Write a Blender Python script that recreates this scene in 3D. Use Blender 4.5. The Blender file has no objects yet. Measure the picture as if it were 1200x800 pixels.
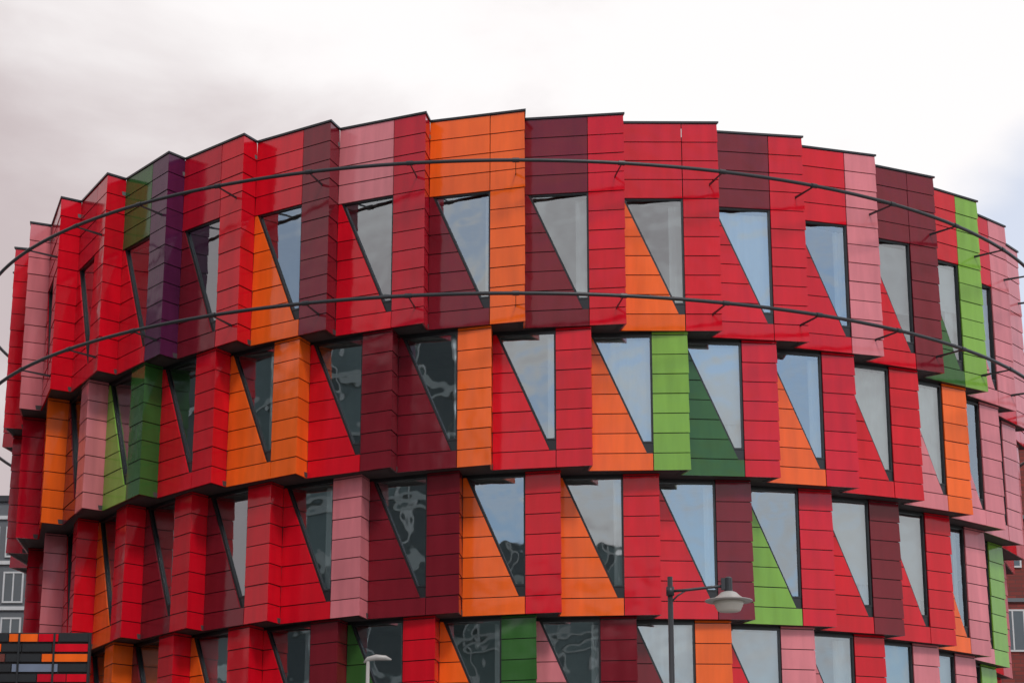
import bpy, bmesh, math, random
from mathutils import Vector, Matrix
random.seed(7)
S=bpy.context.scene
COL=S.collection
# ------------------------------------------------------------------ helpers
def new_mat(name):
    m=bpy.data.materials.new(name); m.use_nodes=True
    nt=m.node_tree; b=nt.nodes['Principled BSDF']
    return m,nt,b
def N(nt,t,**kw):
    n=nt.nodes.new(t)
    for k,v in kw.items(): setattr(n,k,v)
    return n
def plain(name,col,rough=.6,metal=0,var=.15,scale=3.0,spec=.5,bump=0,glow=0):
    m,nt,b=new_mat(name)
    tc=N(nt,'ShaderNodeTexCoord'); no=N(nt,'ShaderNodeTexNoise'); no.inputs['Scale'].default_value=scale; no.inputs['Detail'].default_value=6
    nt.links.new(tc.outputs['Object'],no.inputs['Vector'])
    mr=N(nt,'ShaderNodeMapRange'); mr.inputs['To Min'].default_value=1-var; mr.inputs['To Max'].default_value=1+var
    nt.links.new(no.outputs['Fac'],mr.inputs['Value'])
    mx=N(nt,'ShaderNodeVectorMath',operation='SCALE'); mx.inputs[0].default_value=col
    nt.links.new(mr.outputs[0],mx.inputs['Scale']); nt.links.new(mx.outputs[0],b.inputs['Base Color'])
    b.inputs['Roughness'].default_value=rough; b.inputs['Metallic'].default_value=metal
    b.inputs['Specular IOR Level'].default_value=spec
    return m
def panel_mat(name,col):
    m,nt,b=new_mat(name)
    at=N(nt,'ShaderNodeAttribute',attribute_name='tint')
    tc=N(nt,'ShaderNodeTexCoord')
    mp=N(nt,'ShaderNodeMapping'); mp.inputs['Scale'].default_value=(3.5,3.5,.5)
    no=N(nt,'ShaderNodeTexNoise'); no.inputs['Scale'].default_value=1.0; no.inputs['Detail'].default_value=6
    nt.links.new(tc.outputs['Object'],mp.inputs['Vector']); nt.links.new(mp.outputs[0],no.inputs['Vector'])
    mr=N(nt,'ShaderNodeMapRange'); mr.inputs['From Min'].default_value=.3; mr.inputs['From Max'].default_value=.75
    mr.inputs['To Min'].default_value=.86; mr.inputs['To Max'].default_value=1.10
    nt.links.new(no.outputs['Fac'],mr.inputs['Value'])
    mu=N(nt,'ShaderNodeMath',operation='MULTIPLY'); nt.links.new(mr.outputs[0],mu.inputs[0]); nt.links.new(at.outputs['Fac'],mu.inputs[1])
    mx=N(nt,'ShaderNodeVectorMath',operation='SCALE'); mx.inputs[0].default_value=col
    nt.links.new(mu.outputs[0],mx.inputs['Scale']); nt.links.new(mx.outputs[0],b.inputs['Base Color'])
    rr=N(nt,'ShaderNodeMapRange'); rr.inputs['To Min'].default_value=.05; rr.inputs['To Max'].default_value=.20
    nt.links.new(no.outputs['Fac'],rr.inputs['Value']); nt.links.new(rr.outputs[0],b.inputs['Roughness'])
    b.inputs['Specular IOR Level'].default_value=.42
    n2=N(nt,'ShaderNodeTexNoise'); n2.inputs['Scale'].default_value=1.9; n2.inputs['Detail'].default_value=1
    nt.links.new(tc.outputs['Object'],n2.inputs['Vector'])
    bp=N(nt,'ShaderNodeBump'); bp.inputs['Strength'].default_value=.22; bp.inputs['Distance'].default_value=.05
    nt.links.new(n2.outputs['Fac'],bp.inputs['Height']); nt.links.new(bp.outputs[0],b.inputs['Normal'])
    return m
PM={
 'R':panel_mat('red_panel',(.64,.004,.016)),
 'C':panel_mat('crimson_panel',(.50,.005,.020)),
 'M':panel_mat('maroon_panel',(.18,.009,.018)),
 'V':panel_mat('plum_panel',(.085,.012,.052)),
 'O':panel_mat('orange_panel',(.90,.13,.012)),
 'P':panel_mat('pink_panel',(.66,.195,.22)),
 'G':panel_mat('dark_green_panel',(.036,.120,.026)),
 'L':panel_mat('light_green_panel',(.21,.42,.055)),
}
DARK=plain('dark_joint',(.016,.010,.010),.6)
FRAME=plain('window_frame_black',(.015,.016,.018),.35)
STEEL=plain('dark_steel',(.045,.046,.05),.38,.5)
SOFF=plain('dark_soffit',(.05,.04,.04),.7)
CEIL=plain('ceiling_white',(.75,.75,.73),.8)
ROOFM=plain('roof_membrane',(.12,.12,.12),.8)
INT=plain('interior_wall',(.46,.47,.45),.8)
CURT=plain('curtain_fabric',(.80,.80,.77),.9,var=.06)
BLIND=plain('blind_fabric',(.66,.68,.68),.9,var=.06)
def glass_mat(name,base,tint,trans):
    m=bpy.data.materials.new(name); m.use_nodes=True; nt=m.node_tree; nt.nodes.clear()
    o=N(nt,'ShaderNodeOutputMaterial'); mix=N(nt,'ShaderNodeMixShader')
    tr=N(nt,'ShaderNodeBsdfTransparent'); tr.inputs[0].default_value=(*trans,1)
    gl=N(nt,'ShaderNodeBsdfGlossy'); gl.inputs['Color'].default_value=(*tint,1); gl.inputs['Roughness'].default_value=.02
    fr=N(nt,'ShaderNodeFresnel'); fr.inputs['IOR'].default_value=1.5
    ma=N(nt,'ShaderNodeMath',operation='MULTIPLY_ADD',use_clamp=True); ma.inputs[1].default_value=.7; ma.inputs[2].default_value=base
    nt.links.new(fr.outputs[0],ma.inputs[0]); nt.links.new(ma.outputs[0],mix.inputs[0])
    nt.links.new(tr.outputs[0],mix.inputs[1]); nt.links.new(gl.outputs[0],mix.inputs[2]); nt.links.new(mix.outputs[0],o.inputs[0])
    tc=N(nt,'ShaderNodeTexCoord'); no=N(nt,'ShaderNodeTexNoise'); no.inputs['Scale'].default_value=1.7; no.inputs['Detail'].default_value=1
    nt.links.new(tc.outputs['Object'],no.inputs['Vector'])
    bp=N(nt,'ShaderNodeBump'); bp.inputs['Strength'].default_value=.10; bp.inputs['Distance'].default_value=.05
    nt.links.new(no.outputs['Fac'],bp.inputs['Height']); nt.links.new(bp.outputs[0],gl.inputs['Normal'])
    return m
GLASS=glass_mat('window_glass',.32,(.86,.94,.97),(.80,.86,.86))

def obj_from_bm(bm,name,mats,parent=None,smooth=False,recalc=True):
    me=bpy.data.meshes.new(name); 
    if recalc: bmesh.ops.recalc_face_normals(bm,faces=bm.faces)
    bm.to_mesh(me); bm.free()
    for m in mats: me.materials.append(m)
    if smooth:
        for p in me.polygons: p.use_smooth=True
    o=bpy.data.objects.new(name,me); COL.objects.link(o)
    if parent: o.parent=parent
    return o
def top_empty(name,label,cat,loc=(0,0,0),group=None):
    e=bpy.data.objects.new(name,None); e.location=loc; COL.objects.link(e)
    e['label']=label; e['category']=cat
    if group: e['group']=group
    return e
def tintlayer(bm):
    l=bm.loops.layers.float_color.get('tint')
    return l or bm.loops.layers.float_color.new('tint')
def prism(bm,bot,top,z0,z1,mat=0,tint=1.0):
    vb=[bm.verts.new((p[0],p[1],z0)) for p in bot]; vt=[bm.verts.new((p[0],p[1],z1)) for p in top]
    n=len(vb); fs=[]
    fs.append(bm.faces.new(vb[::-1])); fs.append(bm.faces.new(vt))
    for i in range(n):
        j=(i+1)%n; fs.append(bm.faces.new((vb[i],vb[j],vt[j],vt[i])))
    l=tintlayer(bm)
    for f in fs:
        f.material_index=mat
        for lp in f.loops: lp[l]=(tint,tint,tint,1)
    return fs
def box(bm,x0,x1,y0,y1,z0,z1,mat=0,tint=1.0):
    p=[(x0,y0),(x1,y0),(x1,y1),(x0,y1)]
    prism(bm,p,p,z0,z1,mat,tint)
def pt(r,th): return Vector((r*math.sin(th),-r*math.cos(th)))
def tube(bm,pts,r,seg=10,cap=True,closed=False):
    rings=[]
    n=len(pts)
    for i,p in enumerate(pts):
        a=pts[i-1] if (i>0 or closed) else pts[i]; b=pts[(i+1)%n] if (i<n-1 or closed) else pts[i]
        t=(Vector(b)-Vector(a)).normalized()
        up=Vector((0,0,1)) if abs(t.z)<.95 else Vector((1,0,0))
        s=t.cross(up).normalized(); u=s.cross(t)
        rr=r[i] if isinstance(r,(list,tuple)) else r
        rings.append([bm.verts.new(Vector(p)+rr*(math.cos(2*math.pi*k/seg)*s+math.sin(2*math.pi*k/seg)*u)) for k in range(seg)])
    for i in range(n if closed else n-1):
        A=rings[i];B=rings[(i+1)%n]
        for k in range(seg):
            bm.faces.new((A[k],A[(k+1)%seg],B[(k+1)%seg],B[k]))
    if cap and not closed:
        bm.faces.new(rings[0][::-1]); bm.faces.new(rings[-1])
def lathe(bm,prof,cx,cy,seg=32):
    rings=[]
    for r,z in prof:
        rings.append([bm.verts.new((cx+r*math.cos(2*math.pi*k/seg),cy+r*math.sin(2*math.pi*k/seg),z)) for k in range(seg)])
    for A,B in zip(rings,rings[1:]):
        for k in range(seg): bm.faces.new((A[k],A[(k+1)%seg],B[(k+1)%seg],B[k]))
    bm.faces.new(rings[0][::-1]); bm.faces.new(rings[-1])

# ------------------------------------------------------------------ camera
PITCH=.2799; D=64.309
cam=bpy.data.cameras.new('camera'); co=bpy.data.objects.new('camera',cam); COL.objects.link(co)
cam.sensor_width=36; cam.lens=2581.5/1200*36; cam.clip_end=3000
co.location=(0,-D,1.6); co.rotation_euler=(math.pi/2+PITCH,0,.0017)
S.camera=co

# ------------------------------------------------------------------ round building
TH1=.0144; DD=.5865
TI=[ # R, shift, module angle, zbottom, ztop
 (15.0,0,.1592,16.27,21.53),
 (14.68,.0534,.1602,12.92,16.27),
 (14.12,.1070,.1666,9.59,12.92),
 (13.78,.150,.1700,6.25,9.59)]
K0,K1=-9,12
base=dict((k,'R') for k in range(-9,13))
tri=[dict(base) for _ in range(4)]; pil=[dict(base) for _ in range(4)]
def setd(d,s):
    for it in s.split(): k,c=it.split(':'); d[int(k)]=c
setd(tri[0],"-6:C -5:C -4:R -3:R -2:M -1:O 0:R 1:M 2:M 3:O 4:R 5:R 6:R 7:G 8:P 9:R")
setd(pil[0],"-7:R -6:P -5:R -4:R -3:V -2:R -1:M 0:C 1:O 2:R 3:R 4:R 5:P 6:M 7:L 8:P 9:P 10:R")
head=dict(pil[0]); setd(head,"-7:R -6:P -5:C -4:C -3:G -2:C -1:R 0:P 1:O 2:M 3:R 4:M 5:R 6:M 7:R 8:R 9:R")
setd(tri[1],"-5:R -4:M -3:L -2:R -1:O 0:R 1:M 2:R 3:O 4:G 5:O 6:R 7:P 8:P 9:P")
setd(pil[1],"-7:C -6:C -5:O -4:P -3:G -2:R -1:O 0:M 1:O 2:R 3:L 4:R 5:R 6:R 7:O 8:P 9:P 10:P")
setd(tri[2],"-5:C -4:R -3:O -2:M -1:M 0:R 1:M 2:O 3:O 4:R 5:L 6:R 7:R 8:O 9:P")
setd(pil[2],"-6:C -5:P -4:R -3:R -2:R -1:R 0:P 1:M 2:R 3:R 4:M 5:R 6:M 7:R 8:P 9:L 10:P")
setd(tri[3],"-4:R -3:R -2:M -1:O 0:R 1:G 2:O 3:P 4:M 5:R 6:P 7:R 8:R")
setd(pil[3],"-5:R -4:O -3:O -2:R -1:R 0:M 1:R 2:G 3:M 4:O 5:P 6:R 7:P 8:P 9:L")

B=top_empty('round_building','round office building with red, orange, pink and green sawtooth panel facade','building')
US=.64; UW=.04; ZW0=.42; UB=.578
LIP=.010
curt_seed=random.Random(23)
for ti,(R,s,DTH,zb,zt) in enumerate(TI):
    H=zt-zb
    ZW1=3.33 if ti==0 else 3.29
    def us(z):
        if z<=ZW0+1e-6: return UB
        return UB+(UW-UB)*(z-ZW0)/(ZW1-ZW0)
    st=(ZW1-.42)/6
    rows=[0,.42]+[.42+st*i for i in range(1,7)]
    if ti==0:
        for q in range(1,5): rows.append(ZW1+(H-ZW1)*q/4)
    else: rows.append(H+.02)
    for k in range(K0,K1+1):
        th=TH1+(k-1)*DTH-s
        I=pt(R-DD,th-DTH); T=pt(R,th); C=pt(R-DD,th)
        L=(T-I).length; t=(T-I)/L; n=Vector((t.y,-t.x))
        t2=(C-T).normalized(); n2=Vector((t2.y,-t2.x)); mi=(n+n2)/(1+n.dot(n2))
        F=lambda u,o: I+t*(u*L)+n*o
        g=.020
        bm=bmesh.new()
        for z0,z1 in zip(rows,rows[1:]):
            if z0>=ZW1-.01: break
            lo=US if z0<.01 else us(z0); hi=US if z0<.01 else us(z1-g)
            tn=random.uniform(.93,1.07); j1=random.uniform(-.005,.005)
            prism(bm,[F(.006,LIP+j1),F(lo-.004,LIP+j1),F(lo-.004,-.03),F(.006,-.03)],[F(.006,j1),F(hi-.004,j1),F(hi-.004,-.03),F(.006,-.03)],zb+z0,zb+z1-g,0,tn)
            hi2=(US if z0<.01 else us(z1))
            prism(bm,[F(0,-.02),F(lo-.002,-.02),F(lo-.002,-.13),F(0,-.13)],[F(0,-.02),F(hi2-.002,-.02),F(hi2-.002,-.13),F(0,-.13)],zb+z0+.004,zb+z1+.002,1)
        obj_from_bm(bm,'triangular_panel',[PM[tri[ti][k]],DARK],B)
        bm=bmesh.new()
        if ti==0:
            for z0,z1 in zip(rows,rows[1:]):
                if z0<ZW1-.01: continue
                tn=random.uniform(.93,1.07); j1=random.uniform(-.005,.005)
                prism(bm,[F(.006,LIP+j1),F(US-.004,LIP+j1),F(US-.004,-.03),F(.006,-.03)],[F(.006,j1),F(US-.004,j1),F(US-.004,-.03),F(.006,-.03)],zb+z0,zb+z1-g,0,tn)
                q=[F(0,-.02),F(US-.002,-.02),F(US-.002,-.13),F(0,-.13)]
                prism(bm,q,q,zb+z0+.004,zb+z1+.002,1)
            obj_from_bm(bm,'parapet_panel',[PM[head[k]],DARK],B)
        else:
            q=[F(0,-.06),F(US-.002,-.06),F(US-.002,-.13),F(0,-.13)]
            prism(bm,q,q,zb+ZW1+.004,zb+H+.02,0)
            obj_from_bm(bm,'lintel',[FRAME],B)
        bm=bmesh.new()
        def PL(o,a=0):
            return [I+t*((US+.004+a)*L)+n*o, T+mi*o, C+n2*o]
        for z0,z1 in zip(rows,rows[1:]):
            tn=random.uniform(.93,1.07); j1=random.uniform(-.005,.005)
            bk=PL(-.03)[::-1]
            prism(bm,PL(LIP+j1)+bk,PL(j1)+bk,zb+z0,zb+z1-g,0,tn)
            q=PL(-.02,.002)+PL(-.15,.002)[::-1]
            prism(bm,q,q,zb+z0+.004,zb+z1+.002,1)
        obj_from_bm(bm,'pilaster',[PM[pil[ti][k]],DARK],B)
        # ---- window
        W=bpy.data.objects.new('window',None); c=F(.4,-.1); off=Vector((c.x,c.y,zb+1.9)); W.location=off; COL.objects.link(W); W.parent=B
        def inset(poly,w):
            out=[]; m=len(poly)
            for i in range(m):
                p0=Vector(poly[i-1]);p1=Vector(poly[i]);p2=Vector(poly[(i+1)%m])
                d1=(p1-p0).normalized();d2=(p2-p1).normalized()
                a=Vector((d1.y,-d1.x));b=Vector((d2.y,-d2.x))
                out.append(p1+w*(a+b)/(1+a.dot(b)))
            return out
        ZG=.66
        poly2=[(UW*L,ZW1),(US*L,ZW1),(US*L,ZG),(us(ZG)*L,ZG)]
        ins=inset(poly2,.042)
        def P3(q,o): 
            p=I+t*q[0]+n*o
            return Vector((p.x,p.y,zb+q[1]))-off
        bm=bmesh.new()
        def hexa(a,b,c_,d_,o0,o1):
            f=[bm.verts.new(P3(q,o0)) for q in (a,b,c_,d_)]; k2=[bm.verts.new(P3(q,o1)) for q in (a,b,c_,d_)]
            bm.faces.new(f); bm.faces.new(k2[::-1])
            for i in range(4): bm.faces.new((f[i],f[(i+1)%4],k2[(i+1)%4],k2[i]))
        for i in range(4):
            j=(i+1)%4; hexa(poly2[i],poly2[j],ins[j],ins[i],-.035,-.12)
        hexa((us(ZG-.005)*L,ZG-.005),(US*L,ZG-.005),(US*L,ZW0),(UB*L,ZW0),-.045,-.12)
        obj_from_bm(bm,'frame',[FRAME],W)
        bm=bmesh.new(); gf=bm.faces.new([bm.verts.new(P3(q,-.085)) for q in ins]); bm.normal_update()
        if gf.normal.x*n.x+gf.normal.y*n.y<0: gf.normal_flip()
        obj_from_bm(bm,'glass',[GLASS],W,recalc=False)
        right=k>=2 if ti<2 else k>=4
        r=curt_seed.random()
        def cloth(lo,hi,z0,z1,dep,amp,mat,name):
            bm=bmesh.new(); nn=max(8,int(60*(hi-lo))); prev=None
            for i in range(nn+1):
                u=lo+(hi-lo)*i/nn; w=dep+amp*math.sin(i*1.25+k)+amp*.4*math.sin(i*2.9+k*3)
                a=bm.verts.new(P3((u*L,z0),w)); b=bm.verts.new(P3((u*L,z1),w))
                if prev: bm.faces.new((prev[0],a,b,prev[1]))
                prev=(a,b)
            obj_from_bm(bm,name,[mat],W,True)
        pos=curt_seed.choice([.50,.54,.56,.46])
        if r<(.95 if right else .7):
            cloth(pos,US+.01,.3,3.2,-.30,.035,CURT,'curtain')
        r2=curt_seed.random(); full=curt_seed.random()<.4; zl=curt_seed.uniform(.9,2.4)
        if r2<(.5 if right else .15):
            cloth(0.0,US+.05,.3 if full else zl,3.22,-.24,.0 if not full else .018,BLIND if not full else CURT,'blind')
    # ---- rest of the circle as a plain panelled wall
    thE=TH1+(K1-1)*DTH-s; thS=TH1+(K0-2)*DTH-s+2*math.pi
    m=24
    back=[pt(R-DD*.6,thE+(thS-thE)*i/m) for i in range(m+1)]
    bm=bmesh.new()
    for i in range(m):
        a=back[i]; b=back[i+1]; tt=(b-a).normalized(); nn_=Vector((tt.y,-tt.x))
        for z0,z1 in zip(rows,rows[1:]):
            prism(bm,[a+nn_*LIP,b+nn_*LIP,b-nn_*.05,a-nn_*.05],[a,b,b-nn_*.05,a-nn_*.05],zb+z0,zb+z1-.014,0,random.uniform(.9,1.1))
    obj_from_bm(bm,'rear_wall',[PM['C']],B)
    ring=[]
    for k in range(K0,K1+1):
        th=TH1+(k-1)*DTH-s
        ring+= [pt(R-DD-.04,th-DTH+.002),pt(R-.05,th-.003)]
    ring.append(pt(R-DD-.04,thE))
    ring+= [p*0.99 for p in back[1:-1]]
    bm=bmesh.new(); prism(bm,ring,ring,zb+.012,zb+.13,0)
    obj_from_bm(bm,'soffit',[SOFF],B)
    cd=[pt(R-DD-.3,2*math.pi*i/60) for i in range(60)]
    bm=bmesh.new(); prism(bm,cd,cd,zb+3.29,zb+3.34,0); obj_from_bm(bm,'ceiling',[CEIL],B)
    if ti==0:
        bm=bmesh.new(); prism(bm,ring,ring,zt-.45,zt-.35,0); obj_from_bm(bm,'roof',[ROOFM],B)
        bm=bmesh.new()
        for k in range(K0,K1+1):
            th=TH1+(k-1)*DTH
            I=pt(R-DD,th-DTH);T=pt(R,th);C=pt(R-DD,th); t=(T-I).normalized(); n=Vector((t.y,-t.x)); t2=(C-T).normalized(); n2=Vector((t2.y,-t2.x)); mi=(n+n2)/(1+n.dot(n2))
            f=[I+n*.03,T+mi*.03,C+n2*.03]; b_=[I-n*.35,T-mi*.35,C-n2*.35]
            q=f+b_[::-1]; prism(bm,q,q,zt-.004,zt+.045,0)
        obj_from_bm(bm,'parapet_coping',[FRAME],B)
bm=bmesh.new()
c=[pt(11.2,2*math.pi*i/48) for i in range(48)]
prism(bm,c,c,6.3,21.0,0); obj_from_bm(bm,'interior_wall',[INT],B)
bm=bmesh.new()
c=[pt(12.8,2*math.pi*i/60) for i in range(60)]
prism(bm,c,c,0.0,6.255,0); obj_from_bm(bm,'ground_storey_wall',[plain('dark_glazing',(.05,.06,.065),.2)],B)
DTH=.1592
def rail(Rr,z):
    bm=bmesh.new()
    pts=[(*pt(Rr,2*math.pi*i/180),z) for i in range(180)]
    tube(bm,pts,.047,8,closed=True)
    o=obj_from_bm(bm,'sunscreen_rail',[STEEL],B,True)
    for k in range(-5,10):
        th=TH1+(k-1)*DTH-.014
        bm=bmesh.new()
        a=pt(14.93,th); b=pt(Rr,th); tt=(b-a).normalized(); nn_=Vector((tt.y,-tt.x))*.008
        v=[(a,z-.08),(a,z-.02),(b,z+.0),(b,z-.035)]
        f1=[bm.verts.new((p.x+nn_.x,p.y+nn_.y,zz)) for p,zz in v]; f2=[bm.verts.new((p.x-nn_.x,p.y-nn_.y,zz)) for p,zz in v]
        bm.faces.new(f1); bm.faces.new(f2[::-1])
        for i in range(4): bm.faces.new((f1[i],f1[(i+1)%4],f2[(i+1)%4],f2[i]))
        tube(bm,[(*pt(Rr,th-.005),z),(*pt(Rr,th+.005),z)],.058,10)
        obj_from_bm(bm,'bracket',[STEEL],o)
rail(15.74,1.6+18.39); rail(15.74,1.6+15.12)

# ------------------------------------------------------------------ neighbours
def brick(name,c1,c2,mort,scale=1):
    m,nt,b=new_mat(name)
    tc=N(nt,'ShaderNodeTexCoord'); sx=N(nt,'ShaderNodeSeparateXYZ'); nt.links.new(tc.outputs['Object'],sx.inputs[0])
    ad=N(nt,'ShaderNodeMath',operation='ADD'); nt.links.new(sx.outputs[0],ad.inputs[0]); nt.links.new(sx.outputs[1],ad.inputs[1])
    cx=N(nt,'ShaderNodeCombineXYZ'); nt.links.new(ad.outputs[0],cx.inputs[0]); nt.links.new(sx.outputs[2],cx.inputs[1])
    br=N(nt,'ShaderNodeTexBrick'); br.inputs['Scale'].default_value=scale; br.inputs['Brick Width'].default_value=.5;br.inputs['Row Height'].default_value=.16
    br.inputs['Mortar Size'].default_value=.012
    br.inputs['Color1'].default_value=(*c1,1);br.inputs['Color2'].default_value=(*c2,1);br.inputs['Mortar'].default_value=(*mort,1)
    nt.links.new(cx.outputs[0],br.inputs['Vector'])
    nt.links.new(br.outputs['Color'],b.inputs['Base Color']); b.inputs['Roughness'].default_value=.85
    return m
BR=brick('red_brick',(.24,.04,.03),(.16,.03,.025),(.09,.04,.035))
GREY=plain('grey_cladding',(.12,.13,.14),.5)
WHITE=plain('white_trim',(.55,.56,.56),.5)
DG=plain('dark_window_glass',(.05,.065,.075),.08,spec=.9)
def block(name,label,x0,x1,y0,y1,H,wm,dx,dz,ww,wh,band=None):
    e=top_empty(name,label,'building',((x0+x1)/2,(y0+y1)/2,0))
    ox,oy=(x0+x1)/2,(y0+y1)/2
    bm=bmesh.new(); box(bm,x0-ox,x1-ox,y0-oy,y1-oy,0,H); obj_from_bm(bm,'wall',[wm],e)
    bm=bmesh.new(); box(bm,x0-ox-.12,x1-ox+.12,y0-oy-.12,y1-oy+.12,H+.003,H+.25); obj_from_bm(bm,'parapet_coping',[STEEL],e)
    nx=int((x1-x0)/dx); nz=int((H-1)/dz)
    for j in range(nz):
        if band:
            bm=bmesh.new(); box(bm,x0-ox-.05,x1-ox+.05,y0-oy-.10,y0-oy-.002,H-.7-j*dz-.05,H-.7-j*dz+.10); obj_from_bm(bm,'string_course',[band],e)
    wmesh=None; cnt=0
    for j in range(min(nz,9)):
        for ii in range(nx):
            if cnt>=98: break
            i=nx-1-ii if x0<0 else ii
            if x0<0 and ii>10: continue
            cx=x0-ox+(i+.5)*(x1-x0)/nx; cz=H-.9-j*dz-wh/2-.15
            if wmesh is None:
                W=bpy.data.objects.new('window',None)
                bm=bmesh.new(); fw=.07
                box(bm,-ww/2,ww/2,-.05,.02,wh/2-fw,wh/2);box(bm,-ww/2,ww/2,-.05,.02,-wh/2,-wh/2+fw)
                box(bm,-ww/2,-ww/2+fw,-.048,.02,-wh/2+fw,wh/2-fw);box(bm,ww/2-fw,ww/2,-.048,.02,-wh/2+fw,wh/2-fw);box(bm,-.03,.03,-.044,.02,-wh/2+fw,wh/2-fw)
                fr=obj_from_bm(bm,'frame',[WHITE],W)
                bm=bmesh.new(); box(bm,-ww/2+.02,ww/2-.02,-.025,.02,-wh/2+.02,wh/2-.02)
                gl=obj_from_bm(bm,'glass',[DG],W); COL.objects.link(W); wmesh=(W,fr,gl)
                w=W
            else:
                w=wmesh[0].copy(); COL.objects.link(w)
                for q in wmesh[1:]:
                    c2=q.copy(); COL.objects.link(c2); c2.parent=w
            w.parent=e; w.location=(cx,y0-oy-.02,cz); cnt+=1
    return e
block('brick_building','red brick building with white-framed windows beside the round building',18.4,50,24,40,23.6,BR,2.9,3.4,1.0,1.7,GREY)
block('grey_building','dark grey clad building with white-framed glazing behind the round building',-48,-18.0,26,40,20.6,GREY,1.1,1.9,.85,1.3,WHITE)

# striped pavilion in front
SP=top_empty('striped_building','low building clad in black, red and orange horizontal strips','building',(-8.68,-19.3,0))
bm=bmesh.new()
q=[(0,0),(-2.2,4.0),(-24,4.0),(-24,0)]
prism(bm,q,q,0,8.34,0); obj_from_bm(bm,'wall',[DARK],SP)
smats=[PM['C'],PM['O'],PM['V'],FRAME,plain('brown_strip',(.14,.03,.02),.4),plain('slate_strip',(.16,.19,.26),.3),PM['R'],PM['G']]
bm=bmesh.new(); rs=random.Random(9)
sh=.205
pat=[[3,6,1,3,5],[6,3,3,1,3],[1,3,4,6,3],[3,5,3,3,6],[6,0,3,1,4],[3,3,6,5,3],[7,1,3,3,0],[3,7,5,6,3]]
for r_ in range(39):
    z1=8.31-r_*sh
    x=-.06; c=0
    while x>-23.2:
        wd=[.62,.95,.42,.74,.60][(c*2+r_*3)%5]
        mi_=pat[r_%8][c%5] if c<5 else rs.choice([0,1,3,3,4,5,6])
        box(bm,x-wd+.02,x,-.05,-.003,z1-sh+.05,z1,mi_); x-=wd; c+=1
obj_from_bm(bm,'cladding_strips',smats,SP)
bm=bmesh.new()
for col in (0,.72,1.44,3,5,7,9,11,13,15,17,19,21,23): box(bm,-.050-col*1.0,-.010-col*1.0,-.08,-.003,0,8.33)
obj_from_bm(bm,'mullions',[FRAME],SP)

# office blocks across the square: seen mirrored in the panes
TEAL=plain('office_teal_glass',(.13,.18,.175),.15); PB=plain('pale_floor_band',(.36,.40,.39),.6); MUL=plain('grey_mullion',(.50,.53,.52),.5)
DKG=plain('office_dark_glass',(.045,.06,.06),.12)
def office(azd,dist,wd,h,label):
    az=math.radians(azd); ce=pt(dist,az)
    e=top_empty('office_block',label,'building',(ce.x,ce.y,0))
    e.rotation_euler=(0,0,az+math.pi)
    hw=wd/2
    bm=bmesh.new(); box(bm,-hw,hw,0,14,0,h); obj_from_bm(bm,'wall',[TEAL],e)
    bm=bmesh.new()
    for j in range(int(h/3.0)+1): box(bm,-hw-.1,hw+.1,-.35,-.003,j*3.0,min(h+.1,j*3.0+.5))
    obj_from_bm(bm,'floor_bands',[PB],e)
    bm=bmesh.new()
    for i in range(int(wd/2.4)+1): box(bm,-hw+i*2.4-.12,-hw+i*2.4+.12,-.30,-.004,.5,h-.1)
    obj_from_bm(bm,'mullions',[MUL],e)
    bm=bmesh.new(); rq=random.Random(int(dist))
    for i in range(int(wd/2.4)):
        for j in range(int(h/3.0)):
            if rq.random()<.55: box(bm,-hw+i*2.4+.2,-hw+i*2.4+2.2,-.10,-.003,j*3+.7,j*3+2.8)
    obj_from_bm(bm,'glazing_panels',[DKG],e)
office(-58,66,52,34,'glazed office block with pale floor bands across the square')
office(-112,52,50,33,'added unseen glazed office block with pale floor bands and mullions')  # unseen block, added so the left panes mirror something darker than sky
office(-19,95,54,27,'low glazed office block on the far side of the square')

# ------------------------------------------------------------------ lamps
LG=plain('lamp_glass_white',(.62,.57,.50),.25,var=.08,scale=9)
LGREY=plain('lamp_shade_grey',(.36,.34,.32),.35)
L1=top_empty('street_lamp','dark steel street lamp with a wide bell-shaped shade on an arm','street lamp',(2.12,-D+30,0))
bm=bmesh.new(); tube(bm,[(0,0,0),(0,0,3.0),(0,0,3.02),(0,0,6.86)],[.065,.06,.042,.036],12); lathe(bm,[(.11,0),(.11,.25),(.07,.32)],0,0,16); obj_from_bm(bm,'pole',[STEEL],L1,True)
bm=bmesh.new(); tube(bm,[(0,0,6.66),(.25,0,6.68),(.55,0,6.715),(.80,0,6.74)],.02,8); tube(bm,[(0,0,6.50),(.10,0,6.60),(.22,0,6.675)],.012,8); tube(bm,[(0,0,6.60),(0,0,6.72)],.055,12); obj_from_bm(bm,'arm',[STEEL],L1,True)
bm=bmesh.new(); lathe(bm,[(.03,6.86),(.055,6.84),(.055,6.67),(.075,6.65)],.80,0,16)
box(bm,.70,.76,-.03,.03,6.68,6.84); obj_from_bm(bm,'lamp_mount',[STEEL],L1)
bm=bmesh.new(); lathe(bm,[(.07,6.655),(.11,6.64),(.15,6.60),(.20,6.565),(.26,6.545),(.325,6.533),(.33,6.525),(.325,6.52),(.19,6.515)],.80,0,40); obj_from_bm(bm,'lamp_shade',[LGREY],L1,True)
bm=bmesh.new(); lathe(bm,[(.215,6.513),(.19,6.455),(.16,6.395),(.15,6.385)],.80,0,40); obj_from_bm(bm,'lamp_bowl',[LG],L1,True)
L2=top_empty('street_lamp','pale grey street lamp with a flat curved head','street lamp',(-2.52,-D+37.6,0))
bm=bmesh.new(); tube(bm,[(0,0,0),(0,0,6.74)],[.06,.030],12); obj_from_bm(bm,'pole',[LGREY],L2,True)
bm=bmesh.new(); tube(bm,[(-.07,0,6.72),(0,0,6.78),(.14,0,6.81),(.30,0,6.80),(.40,0,6.77)],[.015,.04,.05,.042,.012],14)
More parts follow.
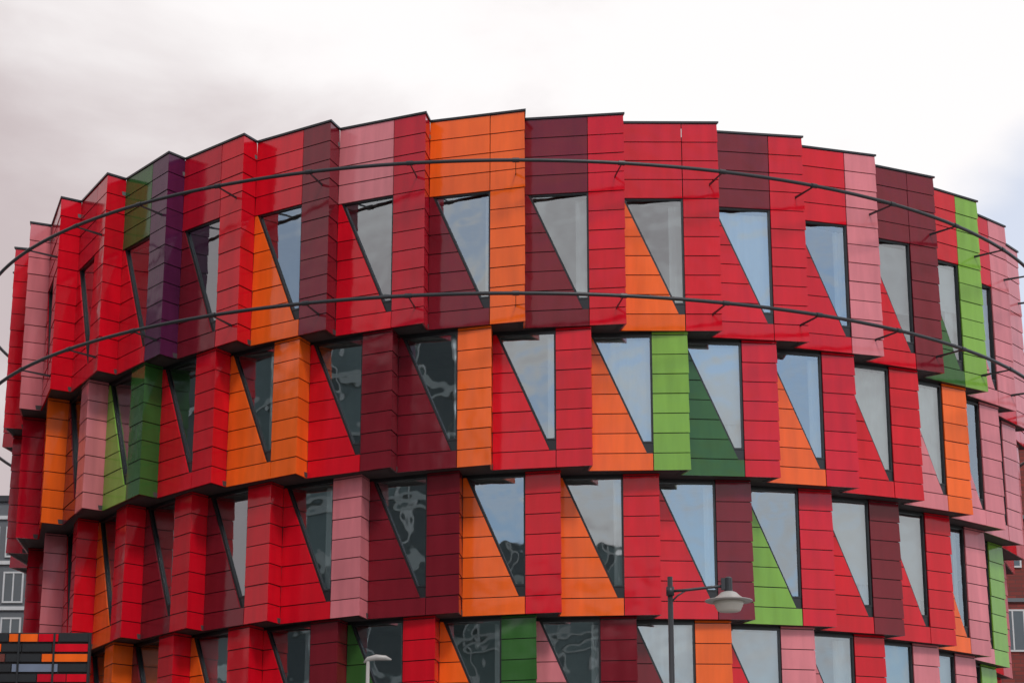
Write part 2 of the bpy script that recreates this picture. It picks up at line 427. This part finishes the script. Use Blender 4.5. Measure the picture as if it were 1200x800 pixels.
obj_from_bm(bm,'lamp_head',[LGREY],L2,True)

# ------------------------------------------------------------------ ground
bm=bmesh.new(); v=[bm.verts.new(p) for p in ((-1500,-1500,0),(1500,-1500,0),(1500,1500,0),(-1500,1500,0))]; bm.faces.new(v)
g=obj_from_bm(bm,'ground',[plain('paving',(.26,.25,.24),.85,scale=.6)]); g['kind']='structure'

# ------------------------------------------------------------------ world
SUN_EL=math.radians(46); SUN_AZ=math.radians(20)
w=bpy.data.worlds.new('World'); S.world=w; w.use_nodes=True; nt=w.node_tree
LK=nt.links.new
bg=nt.nodes['Background']; 
sky=N(nt,'ShaderNodeTexSky',sky_type='NISHITA'); sky.sun_disc=False; sky.sun_elevation=SUN_EL; sky.sun_rotation=math.pi-SUN_AZ
tc=N(nt,'ShaderNodeTexCoord')
mp=N(nt,'ShaderNodeMapping'); mp.inputs['Scale'].default_value=(1,1,1.6); mp.inputs['Location'].default_value=(.3,.1,.0)
LK(tc.outputs['Generated'],mp.inputs['Vector'])
no=N(nt,'ShaderNodeTexNoise'); no.inputs['Scale'].default_value=5.0; no.inputs['Detail'].default_value=8; no.inputs['Roughness'].default_value=.5; no.inputs['Distortion'].default_value=.25
LK(mp.outputs[0],no.inputs['Vector'])
sx=N(nt,'ShaderNodeSeparateXYZ'); LK(tc.outputs['Generated'],sx.inputs[0])
fy=N(nt,'ShaderNodeMapRange'); fy.interpolation_type='SMOOTHSTEP'; fy.inputs['From Min'].default_value=-.1; fy.inputs['From Max'].default_value=.6
LK(sx.outputs[1],fy.inputs['Value'])
xy=N(nt,'ShaderNodeMath',operation='MULTIPLY'); LK(sx.outputs[0],xy.inputs[0]); LK(fy.outputs[0],xy.inputs[1])
ma=N(nt,'ShaderNodeMath',operation='MULTIPLY_ADD'); ma.inputs[1].default_value=1.15; LK(xy.outputs[0],ma.inputs[0]); LK(no.outputs['Fac'],ma.inputs[2])
mr=N(nt,'ShaderNodeMapRange'); mr.interpolation_type='SMOOTHSTEP'; mr.inputs['From Min'].default_value=.24; mr.inputs['From Max'].default_value=.56
LK(ma.outputs[0],mr.inputs['Value'])
mc=N(nt,'ShaderNodeMix',data_type='RGBA'); mc.inputs['A'].default_value=(.60,.52,.53,1); mc.inputs['B'].default_value=(1.02,.99,.99,1)
LK(mr.outputs[0],mc.inputs['Factor'])
sc=N(nt,'ShaderNodeVectorMath',operation='MULTIPLY'); sc.inputs[1].default_value=(.11,.14,.165); LK(sky.outputs[0],sc.inputs[0])
m1=N(nt,'ShaderNodeMath',operation='MULTIPLY_ADD'); m1.inputs[1].default_value=6.0; LK(xy.outputs[0],m1.inputs[0]); LK(no.outputs['Fac'],m1.inputs[2])
m2=N(nt,'ShaderNodeMath',operation='MULTIPLY_ADD'); m2.inputs[1].default_value=-6.0; m2.inputs[2].default_value=1.98; LK(sx.outputs[2],m2.inputs[0])
m3=N(nt,'ShaderNodeMath',operation='ADD'); LK(m1.outputs[0],m3.inputs[0]); LK(m2.outputs[0],m3.inputs[1])
gp=N(nt,'ShaderNodeMapRange'); gp.interpolation_type='SMOOTHSTEP'; gp.inputs['From Min'].default_value=1.48; gp.inputs['From Max'].default_value=1.80; gp.inputs['To Max'].default_value=.40
LK(m3.outputs[0],gp.inputs['Value'])
fb=N(nt,'ShaderNodeMapRange'); fb.interpolation_type='SMOOTHSTEP'; fb.inputs['From Min'].default_value=.1; fb.inputs['From Max'].default_value=-.3
LK(sx.outputs[1],fb.inputs['Value'])
gb=N(nt,'ShaderNodeMapRange'); gb.interpolation_type='SMOOTHSTEP'; gb.inputs['From Min'].default_value=.46; gb.inputs['From Max'].default_value=.60; gb.inputs['To Max'].default_value=.75
LK(no.outputs['Fac'],gb.inputs['Value'])
fm=N(nt,'ShaderNodeMath',operation='MULTIPLY'); LK(fb.outputs[0],fm.inputs[0]); LK(gb.outputs[0],fm.inputs[1])
fx=N(nt,'ShaderNodeMath',operation='MAXIMUM'); LK(fm.outputs[0],fx.inputs[0]); LK(gp.outputs[0],fx.inputs[1])
mg=N(nt,'ShaderNodeMix',data_type='RGBA'); LK(fx.outputs[0],mg.inputs['Factor']); LK(mc.outputs['Result'],mg.inputs['A']); LK(sc.outputs[0],mg.inputs['B'])
LK(mg.outputs['Result'],bg.inputs['Color']); bg.inputs['Strength'].default_value=1.0
sd=bpy.data.lights.new('sun','SUN'); sd.energy=1.4; sd.angle=math.radians(11); sd.color=(1,.95,.88)
so=bpy.data.objects.new('sun',sd); COL.objects.link(so)
d=Vector((math.sin(SUN_AZ)*math.cos(SUN_EL),-math.cos(SUN_AZ)*math.cos(SUN_EL),math.sin(SUN_EL)))
so.rotation_euler=d.to_track_quat('Z','Y').to_euler()
S.view_settings.view_transform='Standard'; S.view_settings.look='None'; S.view_settings.exposure=0
